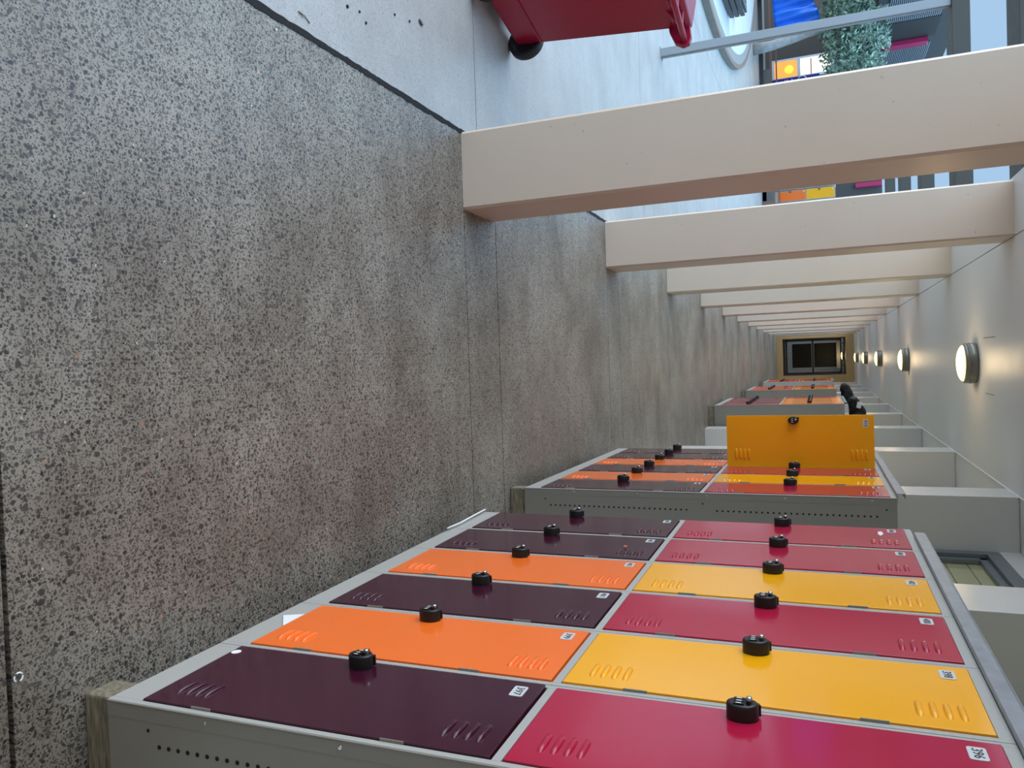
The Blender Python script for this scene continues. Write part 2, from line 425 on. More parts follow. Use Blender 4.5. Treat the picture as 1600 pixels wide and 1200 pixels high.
# ---------------------------------------------------------------- portal and gate at the far end
bm = bm_new()
add_box(bm, -1.4, -0.70, YEND, YEND+0.3, 0, ZC); add_box(bm, 0.78, 1.74, YEND, YEND+0.3, 0, ZC)
add_box(bm, -0.70, 0.78, YEND, YEND+0.3, 2.55, ZC); add_box(bm, -0.70, 0.78, YEND, YEND+0.3, 0, 0.22)
struct('wall_end', bm, M['end_tan'])
bm = bm_new()
add_box(bm, -0.80, -0.699, YEND+0.301, YEND+3.0, 0, 2.7); add_box(bm, 0.779, 0.88, YEND+0.301, YEND+3.0, 0, 2.7)
add_box(bm, -0.699, 0.779, YEND+0.301, YEND+3.0, 2.549, 2.70); add_box(bm, -0.699, 0.779, YEND+0.301, YEND+3.0, 0.001, 0.219)
struct('wall_end_reveal', bm, M['end_brown'])
t = thing('steel_gate', 'dark steel gate with horizontal bars closing the far end of the corridor', 'gate', (0, YEND+2.6, 0.22))
bm = bm_new()
for z in (0.02, 1.08, 2.18): add_box(bm, -0.69, 0.77, 0.0, 0.05, z, z+0.06)
for x in (-0.69, 0.71): add_box(bm, x, x+0.06, 0.0, 0.05, 0.02, 2.24)
obj('gate_frame', bm, M['end_dark'], t)
for i in range(17):
    x = -0.61+i*0.0775
    bm = bm_new(); add_box(bm, x, x+0.02, 0.012, 0.032, 0.08, 2.18)
    obj('gate_bar', bm, M['louvre'], t)
bm = bm_new(); add_box(bm, -0.52, 0.50, -0.004, 0.010, 0.28, 1.06); add_box(bm, -0.52, 0.50, -0.004, 0.010, 1.16, 2.1)
obj('gate_panel', bm, M['end_dark'], t)
bm = bm_new(); add_box(bm, -0.56, 0.56, -0.9, -0.7, 2.02, 2.16)
o = obj('grey_duct', bm, M['locker_grey'], loc=(0.0, YEND+2.6, 0.2285)); tag(o, 'grey boxed duct across the top of the far end portal', 'duct')
for x in (-0.5, 0.42):
    bm = bm_new(); add_box(bm, x, x+0.03, -0.82, -0.78, 2.161, 2.32)
    obj('hanger', bm, M['end_dark'], o)
bm = bm_new(); add_box(bm, -3.0, 3.0, YEND+5.6, YEND+5.8, 0, ZC+0.1)  # wall added beyond the gate to dim the light through its gaps
struct('wall_end_dimmer', bm, M['stage'])

# ---------------------------------------------------------------- round ceiling lamps
def make_lamp():
    t = thing('ceiling_lamp', '', 'lamp', (0, 0, ZC))
    bm = bm_new(); add_lathe(bm, [(0.172, 0.0), (0.176, -0.012), (0.176, -0.058), (0.170, -0.062), (0.170, -0.066), (0.174, -0.070), (0.172, -0.092), (0.160, -0.100)], 48)
    obj('lamp_body', bm, M['lamp_body'], t)
    bm = bm_new(); prof = [(0.158*math.cos(a), -0.095-0.050*math.sin(a)) for a in [i*PI/2/8 for i in range(8)]] + [(0.004, -0.145)]
    add_lathe(bm, prof, 40)
    obj('diffuser', bm, M['lamp_glow'], t, smooth=True)
    ld = bpy.data.lights.new('lamp_light', 'POINT'); ld.energy = 4; ld.color = (1.0, 0.74, 0.42); ld.shadow_soft_size = 0.12
    lo = bpy.data.objects.new('lamp_light', ld); COL.objects.link(lo); lo.parent = t; lo.location = (0, 0, -0.28)
    return t
def dup(root, loc, rotz=None, label=None, group=None):
    r = root.copy(); COL.objects.link(r); r.location = loc
    if rotz is not None: r.rotation_euler = (0, 0, rotz)
    if label: r['label'] = label
    if group: r['group'] = group
    for ch in list(root.children):
        c = ch.copy(); COL.objects.link(c); c.parent = r
        for gch in ch.children:
            d = gch.copy(); COL.objects.link(d); d.parent = c
    return r
lamp = make_lamp()
lw = ['largest and nearest of the row', 'second nearest of the row', 'third nearest of the row', 'fourth nearest of the row', 'fifth nearest of the row', 'farthest of the row']
for i in range(6):
    loc = (0.11 if i < 5 else 0.04, 7.70+2*P*i if i < 5 else YEND+1.2, ZC if i < 5 else 2.548)
    lab = f'round lit ceiling lamp with grey metal rim, {lw[i]}'
    if i == 0: lamp.location = loc; lamp['label'] = lab; lamp['group'] = 'ceiling lamps'
    else: dup(lamp, loc, None, lab, 'ceiling lamps')

# ---------------------------------------------------------------- lockers
PITCH_L = 0.3535; LD = 0.46; ZB, ZT = 0.09, 1.915; LH = ZT-ZB
# local frame of one locker: front plane x=0, depth to +x, width along +y, bottom z=0
DOORS = {'lower': (0.088, 0.930), 'upper': (0.957, 1.798)}
def carcass_bm():
    bm = bm_new(); W = PITCH_L
    e = 0.0012
    add_box(bm, 0.0, LD, e, 0.016, 0, LH, 0)                 # sides
    add_box(bm, 0.0, LD, W-0.016, W-e, 0, LH, 0)
    add_box(bm, LD-0.003, LD, 0.016, W-0.016, 0, LH, 0)
    add_box(bm, 0.0, LD-0.003, 0.016, W-0.016, LH-0.025, LH, 0)     # top
    add_box(bm, 0.0, LD-0.003, 0.016, W-0.016, 0.0, 0.084, 0)       # kick rail
    add_box(bm, 0.0, LD-0.003, 0.016, W-0.016, 0.934, 0.953, 0)     # middle shelf
    return bm
car_me = None
def door_bm(h, full=True):
    """local: hinge edge at y=0, free edge +y, outside face x=-0.004, bottom z=0; four pressed louvres near each end"""
    bm = bm_new(); W = PITCH_L-0.036
    add_box(bm, -0.004, 0.014, 0, W, 0, h, 0)
    if full:
        for z0 in (0.045, h-0.130):
            for i in range(4):
                z = z0+0.010+i*0.0255
                # a hooded louvre: half capsule lying along y
                seg = 8; prev = None
                ny = 9
                rings = []
                for a in range(ny):
                    ty = a/(ny-1); y = 0.042+0.070*ty
                    prof = max(0.0, math.sin(PI*min(1, max(0, ty))))**0.22
                    ring = []
                    for b in range(seg+1):
                        ang = PI*b/seg
                        ring.append(bm.verts.new((-0.0038-0.0075*prof*math.sin(ang), y, z+0.0075*math.cos(ang)*(0.55+0.45*prof))))
                    rings.append(ring)
                for r0, r1 in zip(rings, rings[1:]):
                    for b in range(seg):
                        f = bm.faces.new((r0[b], r0[b+1], r1[b+1], r1[b])); f.smooth = True
    return bm
def lock_bm():
    """black three dial combination lock, rounded body, small chromed thumb lever. local: sits on x=0 plane, projects to -x, long axis z"""
    bm = bm_new()
    # oval drum
    n_ = 28; rings = []
    for x, s in ((0.0, 1.0), (-0.028, 1.0), (-0.032, 0.94), (-0.033, 0.80)):
        rings.append([bm.verts.new((x, 0.0235*s*math.cos(2*PI*i/n_), 0.031*s*math.sin(2*PI*i/n_))) for i in range(n_)])
    for a, b in zip(rings, rings[1:]):
        for i in range(n_):
            f = bm.faces.new((a[i], a[(i+1) % n_], b[(i+1) % n_], b[i])); f.smooth = True
    bm.faces.new(rings[-1])
    for i in range(3):   # dials with pale figures
        y = -0.011+i*0.011
        add_box(bm, -0.0355, -0.032, y-0.0038, y+0.0038, -0.016, 0.004, 0)
        add_box(bm, -0.0358, -0.0354, y-0.0015, y+0.0015, -0.011, -0.001, 1)
    add_box(bm, -0.040, -0.032, -0.010, 0.014, 0.009, 0.017, 0)
    add_lathe(bm, [(0.004, -0.0435), (0.0065, -0.040), (0.0065, -0.032)], 14, (0, 0.004, 0.013), 'X', 2)
    # raised latch wing on the free-edge side
    add_prism(bm, [(0.006, 0.024), (0.017, 0.020), (0.019, 0.030), (0.009, 0.035)], -0.026, -0.004, axis=0, mi=0)
    return bm
def plate_bm(num):
    bm = bm_new()
    w2, h2, r = 0.024, 0.0155, 0.005; pts = []
    for cx_, cz_, a0 in ((w2-r, h2-r, 0), (-w2+r, h2-r, PI/2), (-w2+r, -h2+r, PI), (w2-r, -h2+r, 3*PI/2)):
        for i in range(5): a = a0+PI/2*i/4; pts.append((cx_+r*math.cos(a), cz_+r*math.sin(a)))
    add_prism(bm, pts, -0.0014, 0.0, axis=0)
    if num:
        # the outside face looks to -x; reading direction is -y (left to right), up is z
        text_into(bm, num, 0.025, (-0.0016, 0, 0), (0, -1, 0), (0, 0, 1), 0.0004, 1)
    return bm
def hinge_bm():
    bm = bm_new(); add_box(bm, -0.0055, 0.0, -0.0020, 0.0004, -0.026, 0.026); return bm
shared = {}
def shared_mesh(key, maker, mats, bevel=0.0):
    if key not in shared:
        bm = maker(); bmesh.ops.recalc_face_normals(bm, faces=bm.faces)
        me = bpy.data.meshes.new(key); bm.to_mesh(me); bm.free()
        for m in mats: me.materials.append(m)
        shared[key] = me
    return shared[key]
def part(name, me, parent, loc, rot=None, bevel=0.0):
    o = bpy.data.objects.new(name, me); COL.objects.link(o); o.parent = parent; o.location = loc
    if rot: o.rotation_euler = rot
    if bevel:
        b = o.modifiers.new('bevel', 'BEVEL'); b.width = bevel; b.segments = 2; b.limit_method = 'ANGLE'
    return o
def locker(origin, rot, lower, upper, nlow, nup, label, group, detail=True, lower_open=0.0, upper_open=0.0, near_side=False):
    t = thing('locker', label, 'locker', origin, rot, group)
    part('carcass', shared_mesh('carcass', carcass_bm, [M['locker_grey']]), t, (0, 0, 0), bevel=0.0008)
    for which, colr, num, opn in (('lower', lower, nlow, lower_open), ('upper', upper, nup, upper_open)):
        z0, z1 = DOORS[which]; h = z1-z0
        me = shared_mesh(f'door_{colr}_{which}', lambda: door_bm(h), [M[colr]])
        d = part('door', me, t, (0.0, 0.018, z0), (0, 0, opn), bevel=0.0012)
        d['label'] = f'{colr} {which} door' + (f' numbered {num}' if num else '')
        lk = part('lock', shared_mesh('lock', lock_bm, [M['dark'], M['white'], M['chrome']]), d, (-0.004, PITCH_L-0.036-0.030, 0.385 if which == 'lower' else 0.395))
        if num: part('number_plate', shared_mesh('plate'+num, lambda: plate_bm(num), [M['plate'], M['ink']]), d, (-0.004, PITCH_L-0.036-0.050, h-0.045))
        elif detail: part('number_plate', shared_mesh('plate_blank', lambda: plate_bm(None), [M['plate']]), d, (-0.004, PITCH_L-0.036-0.050, h-0.045))
        if detail:
            hm = shared_mesh('hinge', hinge_bm, [M['shaded_grey']])
            for hz in (0.165, h-0.205): part('hinge', hm, d, (0, 0, hz))
    return t
def bank_frame(x, y, rot):
    m = Matrix.Translation((x, y, ZB)) @ Matrix.Rotation(rot, 4, 'Z')
    return m
ordn = ['nearest', 'second', 'third', 'fourth', 'fifth', 'sixth']
def bank(x, y, rot, lows, ups, n0, place, group, detail=True, opens=None, n=6):
    m = bank_frame(x, y, rot)
    for i in range(n):
        loc = m @ Vector((0, i*PITCH_L, 0))
        nu = str(n0+2*i) if n0 else None; nl = str(n0+2*i+1) if n0 else None
        o = (opens or {}).get(i, (0, 0))
        lab = f'{ordn[i] if i else "nearest"} locker of {place}, {lows[i]} lower door, {ups[i]} upper door'
        if o[1]: lab += ' standing open'
        locker(loc, rot, lows[i], ups[i], nl, nu, lab, group, detail, *o)
    # zinc angle strip along the top front edge
    bm = bm_new(); a0, a1 = 0.02, PITCH_L*n-0.13
    add_box(bm, -0.018, -0.014, a0, a1, 0.0, 0.034); add_box(bm, -0.014, 0.030, a0, a1, 0.0, 0.004); add_box(bm, -0.018, 0.004, a0, a1, 0.032, 0.036)
    o = obj('zinc_strip', bm, M['galv'], loc=m @ Vector((0, 0, LH+0.001)), rot=(0, 0, rot))
    return m, o
b1rot = math.atan2(0.0245, 2.12)
m1, zs = bank(0.719, 1.265, b1rot, ['plum', 'orange', 'plum', 'orange', 'plum', 'plum'], ['crimson', 'yellow', 'crimson', 'yellow', 'crimson', 'crimson'],
              396, 'the nearest bank', 'lockers in the nearest bank', opens={0: (0.012, 0)})
tag(zs, 'zinc angle strip along the top front edge of the nearest locker bank', 'metal strip', 'zinc strips on lockers')
b2rot = -math.atan2(0.022, 2.12)
m2, zs = bank(0.665, 3.93, b2rot, ['plum', 'orange', 'plum', 'orange', 'plum', 'plum'], ['crimson', 'yellow', 'crimson', 'yellow', 'crimson', 'crimson'],
              408, 'the second bank', 'lockers in the second bank', opens={3: (0, PI/2-0.03)})
tag(zs, 'zinc angle strip along the top front edge of the second locker bank', 'metal strip', 'zinc strips on lockers')
m3, zs = bank(0.705, 12.10, 0, ['crimson', 'plum', 'crimson', 'plum', 'crimson', 'plum'], ['orange', 'yellow', 'orange', 'yellow', 'orange', 'crimson'],
              0, 'the third bank', 'lockers in the third bank', detail=False)
tag(zs, 'zinc strip along the top front of the third locker bank', 'metal strip', 'zinc strips on lockers')
m4, zs = bank(0.705, 17.50, 0, ['orange', 'crimson', 'orange', 'crimson', 'orange', 'crimson'], ['yellow', 'orange', 'yellow', 'orange', 'crimson', 'orange'],
              0, 'the fourth bank', 'lockers in the fourth bank', detail=False)
tag(zs, 'zinc strip along the top front of the fourth locker bank', 'metal strip', 'zinc strips on lockers')
m5, zs = bank(0.705, 22.95, 0, ['orange', 'crimson', 'orange', 'crimson', 'orange', 'crimson'], ['orange', 'yellow', 'crimson', 'orange', 'crimson', 'orange'],
              0, 'the fifth, farthest bank', 'lockers in the farthest bank', detail=False)
tag(zs, 'zinc strip along the top front of the farthest locker bank', 'metal strip', 'zinc strips on lockers')

# near side panels with adjustment holes and rivets (they belong to the end lockers)
def side_panel(m, word, holes=True):
    t = [o for o in bpy.data.objects if o.name.startswith('locker') and o.parent is None and (o.location-(m @ Vector((0, 0, 0)))).length < 0.001][0]
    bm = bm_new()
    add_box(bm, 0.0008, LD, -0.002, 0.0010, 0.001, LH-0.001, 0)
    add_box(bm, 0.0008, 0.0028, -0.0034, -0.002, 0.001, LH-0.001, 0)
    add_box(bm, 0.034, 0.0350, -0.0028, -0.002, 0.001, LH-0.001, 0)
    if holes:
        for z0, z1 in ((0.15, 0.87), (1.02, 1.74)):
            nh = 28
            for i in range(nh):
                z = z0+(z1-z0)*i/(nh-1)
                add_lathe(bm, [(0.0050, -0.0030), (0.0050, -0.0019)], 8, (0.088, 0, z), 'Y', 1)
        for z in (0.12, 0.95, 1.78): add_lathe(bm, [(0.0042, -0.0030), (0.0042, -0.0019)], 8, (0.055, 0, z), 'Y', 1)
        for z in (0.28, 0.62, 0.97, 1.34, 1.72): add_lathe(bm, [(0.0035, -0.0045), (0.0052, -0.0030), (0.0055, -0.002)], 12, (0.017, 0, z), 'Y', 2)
    obj('side_panel', bm, [M['shaded_grey'], M['black'], M['chrome']], t)
side_panel(m1, 'first'); side_panel(m2, 'second'); side_panel(m3, 'third', False); side_panel(m4, 'fourth', False)

# timber sleepers under the banks
def sleeper(m, yy, lab, x0=0.004):
    bm = bm_new(); add_box(bm, x0, LD+0.04, 0, 0.085, 0.001-ZB, -0.001)
    rot = m.to_euler().z
    o = obj('timber_sleeper', bm, M['timber'], loc=m @ Vector((0.0, yy, 0)), rot=(0, 0, rot), bevel=0.006)
    tag(o, lab, 'timber block', 'sleepers under the lockers')
for m, wd in ((m1, 'nearest'), (m2, 'second'), (m3, 'third'), (m4, 'fourth'), (m5, 'farthest')):
    sleeper(m, 0.012, f'weathered timber sleeper under the near end of the {wd} locker bank')
    if wd in ('nearest', 'second'): sleeper(m, PITCH_L*6-0.12, f'weathered timber sleeper under the far end of the {wd} locker bank', 0.13)

# stickers and scraps on the nearest bank
def on_front(m, y, z, bm, mats, name, label, cat, x=-0.0045):
    o = obj(name, bm, mats, loc=m @ Vector((x, y, z-ZB)), rot=(0, 0, m.to_euler().z)); tag(o, label, cat); return o
bm = bm_new(); add_lathe(bm, [(0.0125, -0.0006), (0.0125, 0.0)], 24, (0, 0, 0), 'X')
on_front(m1, 0.297, 0.195, bm, M['paper'], 'round_sticker', 'round white sticker at the foot of plum door 397', 'sticker', -0.0078)
bm = bm_new(); add_prism(bm, [(-0.045, 0.060), (0.055, 0.058), (0.030, 0.002)], -0.003, -0.0005, axis=0)
on_front(m1, 0.550, 0.118, bm, M['paper'], 'paper_scrap', 'folded white paper scrap poking from under orange door 399', 'paper', -0.001)
bm = bm_new(); add_prism(bm, [(-0.035, 0.0), (0.0, 0.012), (0.04, 0.006), (0.03, -0.006), (-0.01, -0.008)], -0.001, -0.0002, axis=0)
on_front(m1, 5*PITCH_L+0.235, 1.80, bm, M['paper'], 'torn_label', 'torn white label near the top of the sixth crimson door of the nearest bank', 'sticker', -0.0042)
bm = bm_new(); add_prism(bm, [(-0.012, 0.0), (0.0, 0.012), (0.012, 0.0), (0.0, -0.006)], -0.001, -0.0002, axis=0)
on_front(m1, 4*PITCH_L+0.16, 0.905, bm, M['orange'], 'torn_label', 'small orange sticker on the louvres of the fifth plum door of the nearest bank', 'sticker', -0.0105)

# white threshold strip lying along the foot of the two far lockers of the nearest bank
bm = bm_new(); add_tube(bm, [(0, 0, 0), (0.003, 0.12, 0.002), (0, 0.30, 0.0), (-0.002, 0.40, 0.001)], 0.004, 8)
o = obj('cable_cover', bm, M['white'], loc=m1 @ Vector((-0.0135, 1.70, 0.012)), rot=(0, 0, b1rot))
tag(o, 'thin white strip running along the foot of the far lockers of the nearest bank', 'strip')

# ---------------------------------------------------------------- black bags on top of the lockers
def blob(name, pts, radii, m, label, cat, loc, sub=2):
    me = bpy.data.meshes.new(name); me.from_pydata(pts, [(i, i+1) for i in range(len(pts)-1)], [])
    o = bpy.data.objects.new(name, me); COL.objects.link(o); o.location = loc; me.materials.append(m)
    sk = o.modifiers.new('skin', 'SKIN')
    for v, r in zip(me.skin_vertices[0].data, radii): v.radius = r
    sb = o.modifiers.new('sub', 'SUBSURF'); sb.levels = sub; sb.render_levels = sub
    tx = bpy.data.textures.new(name, 'CLOUDS'); tx.noise_scale = 0.12
    dp = o.modifiers.new('disp', 'DISPLACE'); dp.texture = tx; dp.strength = 0.06; dp.mid_level = 0.5
    tag(o, label, cat); return o
bag = blob('black_bag', [(0, 0, 0.05), (0.10, 0.10, 0.07), (0.22, 0.22, 0.12), (0.34, 0.15, 0.13), (0.46, 0.05, 0.07)],
           [(0.05, 0.05), (0.08, 0.08), (0.16, 0.13), (0.15, 0.13), (0.09, 0.07)], M['blackcloth'],
           'black nylon bag with a white tag lying on top of the third locker bank', 'bag', (0.62, 12.32, 1.985))
bm = bm_new(); add_box(bm, -0.045, 0.045, -0.004, 0.004, -0.03, 0.03)
tg = obj('tag', bm, M['paper'], bag, loc=(0.12, -0.02, 0.13), rot=(0.3, 0.2, 0.3)); tg['label'] = 'white tag'
blob('black_bag', [(0, 0, 0.06), (0.15, 0.1, 0.12), (0.35, 0.15, 0.16), (0.52, 0.1, 0.12)], [(0.07, 0.06), (0.14, 0.12), (0.18, 0.17), (0.12, 0.10)],
     M['blackcloth'], 'long black bag lying on top of the fourth locker bank', 'bag', (0.60, 17.78, 1.985))

# ---------------------------------------------------------------- crimson wheelie bin outside the colonnade
t = thing('wheelie_bin', 'crimson plastic wheelie bin with black wheels standing outside the first column', 'bin', (-1.88, 3.91, 0), math.atan2(-0.22, 1.0)+0.0)
# local: +x = back of the bin (wheel side), y across
bm = bm_new()
def loop(z, xb, xf, hw): return [bm.verts.new((xb, -hw, z)), bm.verts.new((xb, hw, z)), bm.verts.new((xf, hw*0.94, z)), bm.verts.new((xf, -hw*0.94, z))]
L = [loop(0.050, 0.012, -0.44, 0.228), loop(0.062, 0.026, -0.47, 0.234), loop(0.20, 0.034, -0.49, 0.245), loop(0.93, 0.075, -0.62, 0.285), loop(0.93, 0.085, -0.635, 0.30), loop(0.965, 0.088, -0.64, 0.302)]
for a, b in zip(L, L[1:]):
    for i in range(4): bm.faces.new((a[i], a[(i+1) % 4], b[(i+1) % 4], b[i]))
bm.faces.new(L[0]); bm.faces.new(L[-1])
obj('bin_body', bm, M['bin'], t, bevel=0.012, segs=3)
bm = bm_new(); add_box(bm, 0.0335, 0.041, -0.244, 0.244, 0.196, 0.204)
obj('body_rib', bm, M['bin'], t)
bm = bm_new()
add_prism(bm, [(-0.66, 0.967), (0.06, 0.967), (0.10, 0.985), (0.08, 1.02), (-0.1, 1.045), (-0.5, 1.035), (-0.66, 1.0)], -0.305, 0.305, axis=1)
obj('bin_lid', bm, M['bin'], t, bevel=0.012, segs=3)
# handle along the back top with lobes at both ends
bm = bm_new()
add_tube(bm, [(0.165, -0.27, 0.985), (0.165, 0.27, 0.985)], 0.016, 12)
for s in (-1, 1):
    for yy in (0.285,):
        add_prism(bm, [(0.06, 0.90), (0.10, 0.905), (0.17, 0.935), (0.195, 0.975), (0.185, 1.01), (0.15, 1.02), (0.06, 1.01)], s*yy-0.014, s*yy+0.014, axis=1)
for yy in (-0.14, 0.0, 0.14): add_prism(bm, [(0.07, 0.91), (0.16, 0.97), (0.16, 1.0), (0.07, 1.0)], yy-0.006, yy+0.006, axis=1)
obj('handle', bm, M['bin'], t, bevel=0.004)
for s in (-1, 1):
    bm = bm_new()
    add_lathe(bm, [(0.015, -0.026), (0.066, -0.022), (0.070, -0.028), (0.095, -0.026), (0.100, -0.018), (0.100, 0.018), (0.095, 0.026), (0.070, 0.028), (0.066, 0.022), (0.015, 0.026)], 40, (0, 0, 0), 'Y')
    obj('wheel', bm, M['rubber'], t, loc=(0.0, s*0.262, 0.1))
bm = bm_new(); add_tube(bm, [(0, -0.262, 0.1), (0, 0.262, 0.1)], 0.011, 10)
obj('axle', bm, M['rubber'], t)

# ---------------------------------------------------------------- pergola outside the columns
pw = ['nearest', 'second nearest', 'third', 'fourth', 'fifth', 'sixth', 'seventh']
for k in range(0, 7):
    y = Y0+P*k
    bm = bm_new(); add_box(bm, -1.2, 1.26, 0, D, 0, 0.16)
    o = obj('pergola_beam', bm, M['beam'], loc=(-1.172-1.26, y, 2.90), bevel=0.005)
    tag(o, f'dark overhead pergola beam reaching out from the {col_words[k]} column', 'beam', 'pergola beams')
    if k in (2,):
        pass
def post(y, lab):
    t = thing('steel_post', lab, 'post', (-3.50, y, 0.0))
    bm = bm_new(); add_box(bm, -0.045, 0.045, -0.045, 0.045, 0.0, 2.898); add_box(bm, 0.046, 0.052, -0.020, 0.012, 0.0, 2.895)
    obj('post_shaft', bm, M['post'], t, bevel=0.003)
    bm = bm_new(); add_box(bm, -0.06, 0.06, -0.06, 0.06, -0.001, 0.006)
    obj('base_plate', bm, M['post'], t)
post(8.93+0.05, 'square grey steel post holding up the pergola in the courtyard')

# ---------------------------------------------------------------- round stage with curved slatted bench
cx, cyy, R1 = -19.42, 13.5, 13.8
def arc_slab(bm, r0, r1, a0, a1, z0, z1, n=30, mi=0):
    prev = None
    for i in range(n+1):
        a = a0+(a1-a0)*i/n; c, s = math.cos(a), math.sin(a)
        q = [bm.verts.new((r*c, r*s, z)) for r, z in ((r0, z0), (r1, z0), (r1, z1), (r0, z1))]
        if prev:
            for k in range(4): bm.faces.new((prev[k], prev[(k+1) % 4], q[(k+1) % 4], q[k])).material_index = mi
        else: bm.faces.new(q).material_index = mi
        prev = q
    bm.faces.new(prev[::-1]).material_index = mi
t = thing('round_platform', 'low round concrete platform with a dark edge line in the courtyard', 'platform', (cx, cyy, 0))
bm = bm_new(); arc_slab(bm, R1-0.30, R1, -0.6, 0.95, 0.0, 0.10, 90)
obj('platform_kerb', bm, M['stage'], t)
bm = bm_new(); arc_slab(bm, R1-0.10, R1-0.004, -0.6, 0.95, 0.1005, 0.107, 90)
obj('edge_line', bm, M['brown'], t)
bm = bm_new(); arc_slab(bm, 6.0, R1-0.301, -0.6, 0.95, 0.0, 0.101, 60)
obj('platform_top', bm, M['stage_top'], t)
RB = 12.95
t = thing('curved_bench', 'dark slatted curved bench standing on the round platform', 'bench', (cx, cyy, 0.102))
for i in range(4):
    bm = bm_new(); arc_slab(bm, RB-0.17*i-0.14, RB-0.17*i, -0.30, 0.187, 0.30, 0.34)
    obj('slat', bm, M['slat'], t)
for i in range(3):
    bm = bm_new(); arc_slab(bm, RB+0.01, RB+0.05, -0.30, 0.187, 0.02+0.1*i, 0.10+0.1*i)
    obj('fascia_board', bm, M['slat'], t)
for a in (-0.25, -0.10, 0.05, 0.18):
    bm = bm_new(); add_box(bm, RB-0.62, RB-0.06, -0.06, 0.06, 0.0, 0.299, 0, Matrix.Rotation(a, 4, 'Z'))
    obj('leg', bm, M['slat'], t)
bm = bm_new(); arc_slab(bm, 12.35, 12.75, 0.235, 0.29, 0.0, 0.16, 6)
o = obj('concrete_step', bm, M['stage'], loc=(cx, cyy, 0.102)); tag(o, 'small grey concrete step on the round platform beyond the bench end', 'step')

# ---------------------------------------------------------------- across the courtyard
# boundary wall and building
bm = bm_new(); add_box(bm, -15.9, -7.6, 30.2, 30.5, 0, 5.2); add_box(bm, -7.6, -1.6, 28.6, 28.9, 0, 3.65)
struct('wall_far', bm, M['building'])
bt = thing('building', 'dark building with silver louvres and a crimson bar on the far left', 'building', (-9.6, 20.0, 0))
BY0 = 1.2
bm = bm_new(); add_box(bm, -3.0, 0.0, BY0-0.6, 10.0, 3.32, 5.55)
obj('upper_storey', bm, M['building'], bt)
bm = bm_new(); add_box(bm, -3.0, -2.7, 6.2, 8.3, 0, 3.32)
obj('lower_wall', bm, M['building'], bt)
for (ya, yb) in ((1.2, 5.3), (7.35, 8.9)):
    bm = bm_new(); z = 3.62
    while z < 5.0:
        add_box(bm, 0.02, 0.05, ya, yb, z, z+0.022); z += 0.052
    obj('louvre_panel', bm, M['louvre'], bt)
bm = bm_new(); add_box(bm, 0.005, 0.03, 5.4, 6.85, 3.62, 5.05)
obj('window', bm, M['end_dark'], bt)
bm = bm_new(); add_box(bm, 0.03, 0.16, 6.88, 7.25, 3.58, 4.88)
obj('crimson_bar', bm, M['pink'], bt)

bm = bm_new(); add_box(bm, -0.07, 0.07, -0.14, 0.0, 0, 0.80); o = obj('crimson_fin', bm, M['pink'], loc=(-5.62, 28.598, 2.84)); tag(o, 'short crimson upright fin fixed high on the dark far wall above the lone locker', 'fin')
# lockers over there: one orange and yellow unit with a pale side
lt = locker((-5.02, 26.9, 0.36-0.0), PI/2+0.0, 'orange', 'yellow', None, None, 'lone locker across the courtyard, orange lower door and yellow upper door', 'locker across the courtyard', True)
lt.rotation_euler = (0, 0, PI/2)
bm = bm_new(); add_box(bm, -6.2, -4.2, 26.60, 27.9, 0, 0.358)
struct('trim_40', bm, M['stage'])
bm = bm_new(); add_box(bm, -5.72, -5.40, 26.88, 27.3, 0.36, 2.2)
o = obj('white_cabinet', bm, M['white'], bevel=0.004); tag(o, 'plain white cabinet beside the orange and yellow locker across the courtyard', 'cabinet')

# timber rail bench along the far side
t = thing('timber_bench', 'long brown timber bench with two rails across the courtyard', 'bench', (-8.3, 26.2, 0))
for z0, z1, y0 in ((0.34, 0.40, 0.0), (0.50, 0.54, 0.25)):
    bm = bm_new(); add_box(bm, -3.6, 3.8, y0, y0+0.12, z0, z1); obj('rail', bm, M['brown'], t)
for x in (-3.4, -1.7, 0.0, 1.7, 3.4):
    bm = bm_new(); add_box(bm, x-0.08, x+0.08, 0.0, 0.36, 0.0, 0.339); obj('leg', bm, M['brown'], t)
bm = bm_new(); add_box(bm, -3.6, 3.8, 0.40, 0.50, 0.0, 0.12); obj('base_board', bm, M['slat'], t)

# lit white-framed window with orange lamp glow
t = thing('shop_window', 'white framed lit window with an orange glow across the courtyard', 'window', (-9.25, 27.3, 0.30))
bm = bm_new()
for x0, x1, z0, z1 in ((-0.50, 0.16, 0.05, 0.13), (-0.50, -0.44, 0.13, 1.95), (0.10, 0.16, 0.13, 1.95), (-0.44, 0.10, 0.83, 0.93), (-0.44, 0.10, 1.87, 1.95)):
    add_box(bm, x0, x1, 0, 0.06, z0, z1)
obj('window_frame', bm, M['white'], t)
bm = bm_new(); add_box(bm, -0.44, 0.10, 0.03, 0.05, 0.13, 0.83); obj('orange_pane', bm, M['sign_glow'], t)
bm = bm_new(); add_lathe(bm, [(0.02, -0.02), (0.11, 0.0), (0.13, 0.02)], 20, (-0.15, 0.0, 0.58), 'Y'); obj('glowing_lamp', bm, M['sign_core'], t)
bm = bm_new(); add_box(bm, -0.44, 0.10, 0.03, 0.05, 0.93, 1.87); obj('cream_pane', bm, M['cream_glow'], t)
bm = bm_new(); add_box(bm, -0.40, 0.10, 0.01, 0.03, 1.24, 1.27); obj('red_glazing_bar', bm, M['crimson'], t)
bm = bm_new(); add_box(bm, -0.02, 0.34, 0, 0.05, 0, 1.5)
bm2 = bm
for z in (0.45, 0.52, 0.66): add_box(bm, 0.03, 0.22, -0.006, 0.0, z, z+0.025, 1)
add_lathe(bm, [(0.13, -0.008), (0.15, -0.008), (0.15, 0.0), (0.13, 0.0)], 24, (0.12, 0, 0.98), 'Y', 1, closed=False)
